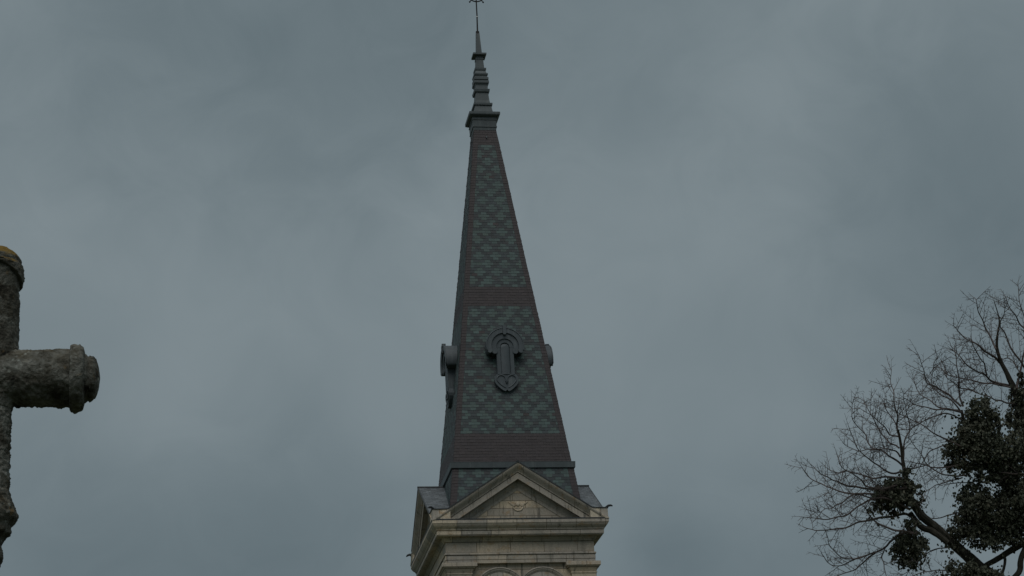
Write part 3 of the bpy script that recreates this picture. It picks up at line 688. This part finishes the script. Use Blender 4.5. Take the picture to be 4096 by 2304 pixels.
# main limbs and trunk
def limb(name, P, R_, sides=10):
    mb = MB(); P = smooth(P, 6); rr = []
    for i in range(len(P)):
        t = i/(len(P)-1)*(len(R_)-1); a = int(min(t, len(R_)-2)); rr.append((R_[a]+(R_[a+1]-R_[a])*(t-a)))
    tube(mb, P, rr, sides, 0, True, .22); loc(mb).build(name, BARK, TR)
fork = at(4330, 2560, 36.3)
limb('trunk', [tb, tb+Vector((-.02, .03, 2)), tb.lerp(fork, .55), fork, at(4300, 2420, 36.3)], [.50, .40, .33, .29, .26], 14)
A = [(4290, 2500), (4080, 2370), (3940, 2285), (3830, 2190), (3745, 2112), (3680, 2055), (3648, 2005), (3632, 1950), (3622, 1905), (3612, 1850), (3604, 1780), (3592, 1718)]
limb('limb', [at(x, y, TD+max(0, (x-3640)/600*1.1)) for x, y in A], [q*TP*.82 for q in (38, 35, 30, 25, 22, 20, 19, 15, 12, 9, 7.2, 5.2)])
limb('limb', [at(*p, TD+.1) for p in ((3790, 2170), (3730, 2125), (3690, 2110), (3660, 2080), (3640, 2050))], [q*TP for q in (12, 13, 14, 12, 10)], 8)
Dl = [(4300, 2430), (4230, 2150), (4150, 1850), (4090, 1650), (4066, 1580), (4050, 1540), (4030, 1500), (4005, 1450), (3988, 1395), (3989, 1345), (3997, 1280), (3975, 1200)]
limb('limb', [at(x, y, TD+1+max(0, (x-4066)/240*.3)) for x, y in Dl], [q*TP for q in (42, 36, 28, 19, 15, 13, 10, 8, 6, 5, 3, 1.2)])
limb('limb', [at(x, y, TD+.7) for x, y in ((4290, 2300), (4150, 2120), (4060, 1980), (3960, 1880), (3900, 1790), (3860, 1700), (3846, 1640))], [q*TP for q in (34, 26, 20, 14, 11, 8, 5)])
limb('limb', [at(x, y, TD+.5) for x, y in ((4200, 2120), (4080, 2180), (4000, 2230), (3940, 2265), (3900, 2300))], [q*TP for q in (14, 14, 12, 10, 8)], 8)
limb('limb', [at(x, y, TD+.4) for x, y in ((4120, 2150), (4085, 2230), (4075, 2290), (4020, 2340))], [q*TP for q in (10, 12, 12, 10)], 8)
limb('limb', [at(x, y, TD+.4) for x, y in ((4010, 2210), (4020, 2240), (4010, 2290), (3985, 2330))], [q*TP for q in (5, 6, 6, 5)], 8)
limb('limb', [at(x, y, TD+1.5) for x, y in ((4320, 2400), (4340, 2150), (4350, 1850), (4330, 1650), (4300, 1500))], [q*TP for q in (42, 32, 22, 12, 6)])
limb('limb', [at(x, y, TD+1.8) for x, y in ((4330, 2400), (4400, 2150), (4480, 1850), (4560, 1600))], [q*TP for q in (38, 28, 16, 8)])

# ivy clumps on the tree
lr = random.Random(77)
def leaf(mb, p, s):
    d = Vector((lr.gauss(0, .7), lr.gauss(0, .7), -1.0+lr.gauss(0, .55))).normalized()
    q = d.orthogonal().normalized(); q = Matrix.Rotation(lr.uniform(0, 2*PI), 3, d) @ q; nrm = d.cross(q)
    w = s*lr.uniform(.34, .48); f = nrm*s*.12
    vs = [p, p+d*s*.28+q*w+f, p+d*s*.62+q*w*.75+f, p+d*s, p+d*s*.62-q*w*.75+f, p+d*s*.28-q*w+f]
    mb.add(vs, [(0, 1, 2, 3), (0, 3, 4, 5)])
def clump(name, label, blobs, strands=0):
    mb = MB()
    for px, py, rx, ry, d, cnt in blobs:
        c = at(px, py, TD+d)
        sub = []                                  # leaf tufts spread through the blob so its edge is ragged
        for _ in range(max(8, int(cnt/13))):
            v = Vector((lr.gauss(0, 1), lr.gauss(0, 1), lr.gauss(0, 1))).normalized()*lr.uniform(.25, 1.0)**.6
            sub.append(v)
        for _ in range(int(cnt*2.1)):
            v = lr.choice(sub)+Vector((lr.gauss(0, 1), lr.gauss(0, 1), lr.gauss(0, 1)))*(.11 if lr.random() < .80 else .30)
            p = c+RT*(v.x*rx*TP)+UP*(v.y*ry*TP)+FW*(v.z*(rx+ry)/2*TP)
            leaf(mb, p, lr.uniform(.030, .058))
    for _ in range(strands*2):                      # thin stems and hanging tips at the edge
        px, py, rx, ry, d, cnt = lr.choice(blobs); a = lr.uniform(0, 2*PI); rr_ = lr.uniform(.85, 1.22)
        p = at(px+rx*math.cos(a)*rr_, py+ry*math.sin(a)*rr_, TD+d+lr.uniform(-.2, .2))
        for j in range(lr.randint(2, 7)): leaf(mb, p+Vector((lr.gauss(0, .035), lr.gauss(0, .05), -.035*j)), lr.uniform(.035, .065))
    c0 = at(blobs[0][0], blobs[0][1], TD+blobs[0][4]); mb.xf(lambda p: p-c0)
    o = mb.build(name, IVY); o.location = c0; tag(o, label, 'ivy', 'ivy clumps growing on the bare tree'); return o
clump('ivy_clump', 'leftmost ivy clump, where the leaning limb turns upright', [(3570, 1965, 66, 50, 0, 620), (3610, 1945, 50, 40, 0, 380), (3535, 1995, 48, 42, 0, 330), (3600, 2000, 52, 36, -.1, 330), (3662, 1960, 30, 30, .1, 90), (3672, 2000, 20, 22, .1, 60), (3622, 1895, 20, 34, 0, 70), (3575, 2040, 40, 26, 0, 90), (3500, 2030, 26, 26, 0, 45)], 26)
clump('ivy_clump', 'small ivy clump hanging below the leaning limb, lowest at left', [(3632, 2200, 62, 58, 0, 620), (3610, 2170, 45, 40, 0, 260), (3650, 2120, 34, 36, 0, 170), (3640, 2245, 46, 26, 0, 200), (3690, 2180, 26, 40, .1, 110), (3640, 2095, 26, 22, 0, 60)], 22)
clump('ivy_clump', 'big upper ivy mass whose rounded top rises among the bare branches', [(3925, 1660, 66, 78, .5, 900), (3900, 1740, 90, 80, .5, 1150), (3860, 1810, 84, 70, .4, 900), (3960, 1800, 100, 76, .5, 1300), (4060, 1800, 80, 80, .5, 1000), (3815, 1790, 30, 40, .4, 120), (3985, 1680, 26, 50, .5, 120), (3800, 1860, 30, 30, .4, 80), (3880, 1870, 60, 30, .4, 260), (3950, 1912, 60, 28, .4, 130), (4030, 1900, 50, 50, .5, 420), (4000, 1860, 60, 40, .5, 420), (4170, 1820, 90, 100, .6, 800)], 34)
clump('ivy_clump', 'big lower ivy mass, darkest foliage filling the right edge', [(3900, 2010, 74, 80, .4, 1100), (3880, 2090, 76, 70, .4, 1000), (3970, 2060, 80, 90, .5, 1300), (4060, 1990, 70, 110, .5, 1300), (4070, 2110, 70, 70, .5, 900), (3960, 2150, 90, 46, .4, 620), (3830, 2130, 40, 40, .3, 130), (3800, 2150, 30, 30, .3, 60), (4170, 2040, 100, 130, .6, 900), (4060, 1890, 40, 40, .5, 260)], 40)
clump('ivy_clump', 'slim ivy sleeve round the upright limb at the right edge', [(4075, 1600, 32, 70, 1, 420), (4095, 1520, 26, 46, 1, 200), (4055, 1680, 34, 46, .8, 200), (4090, 1670, 26, 60, .9, 240), (4120, 1740, 40, 60, .8, 300), (4045, 1600, 14, 40, 1, 30)], 14)
clump('ivy_clump', 'ivy at the bottom edge along the thick leaning limb', [(3850, 2275, 66, 40, 0, 420), (3920, 2300, 80, 40, 0, 520), (3790, 2290, 30, 30, 0, 60), (3990, 2340, 80, 36, .1, 420)], 14)
print('twigs', TWN)
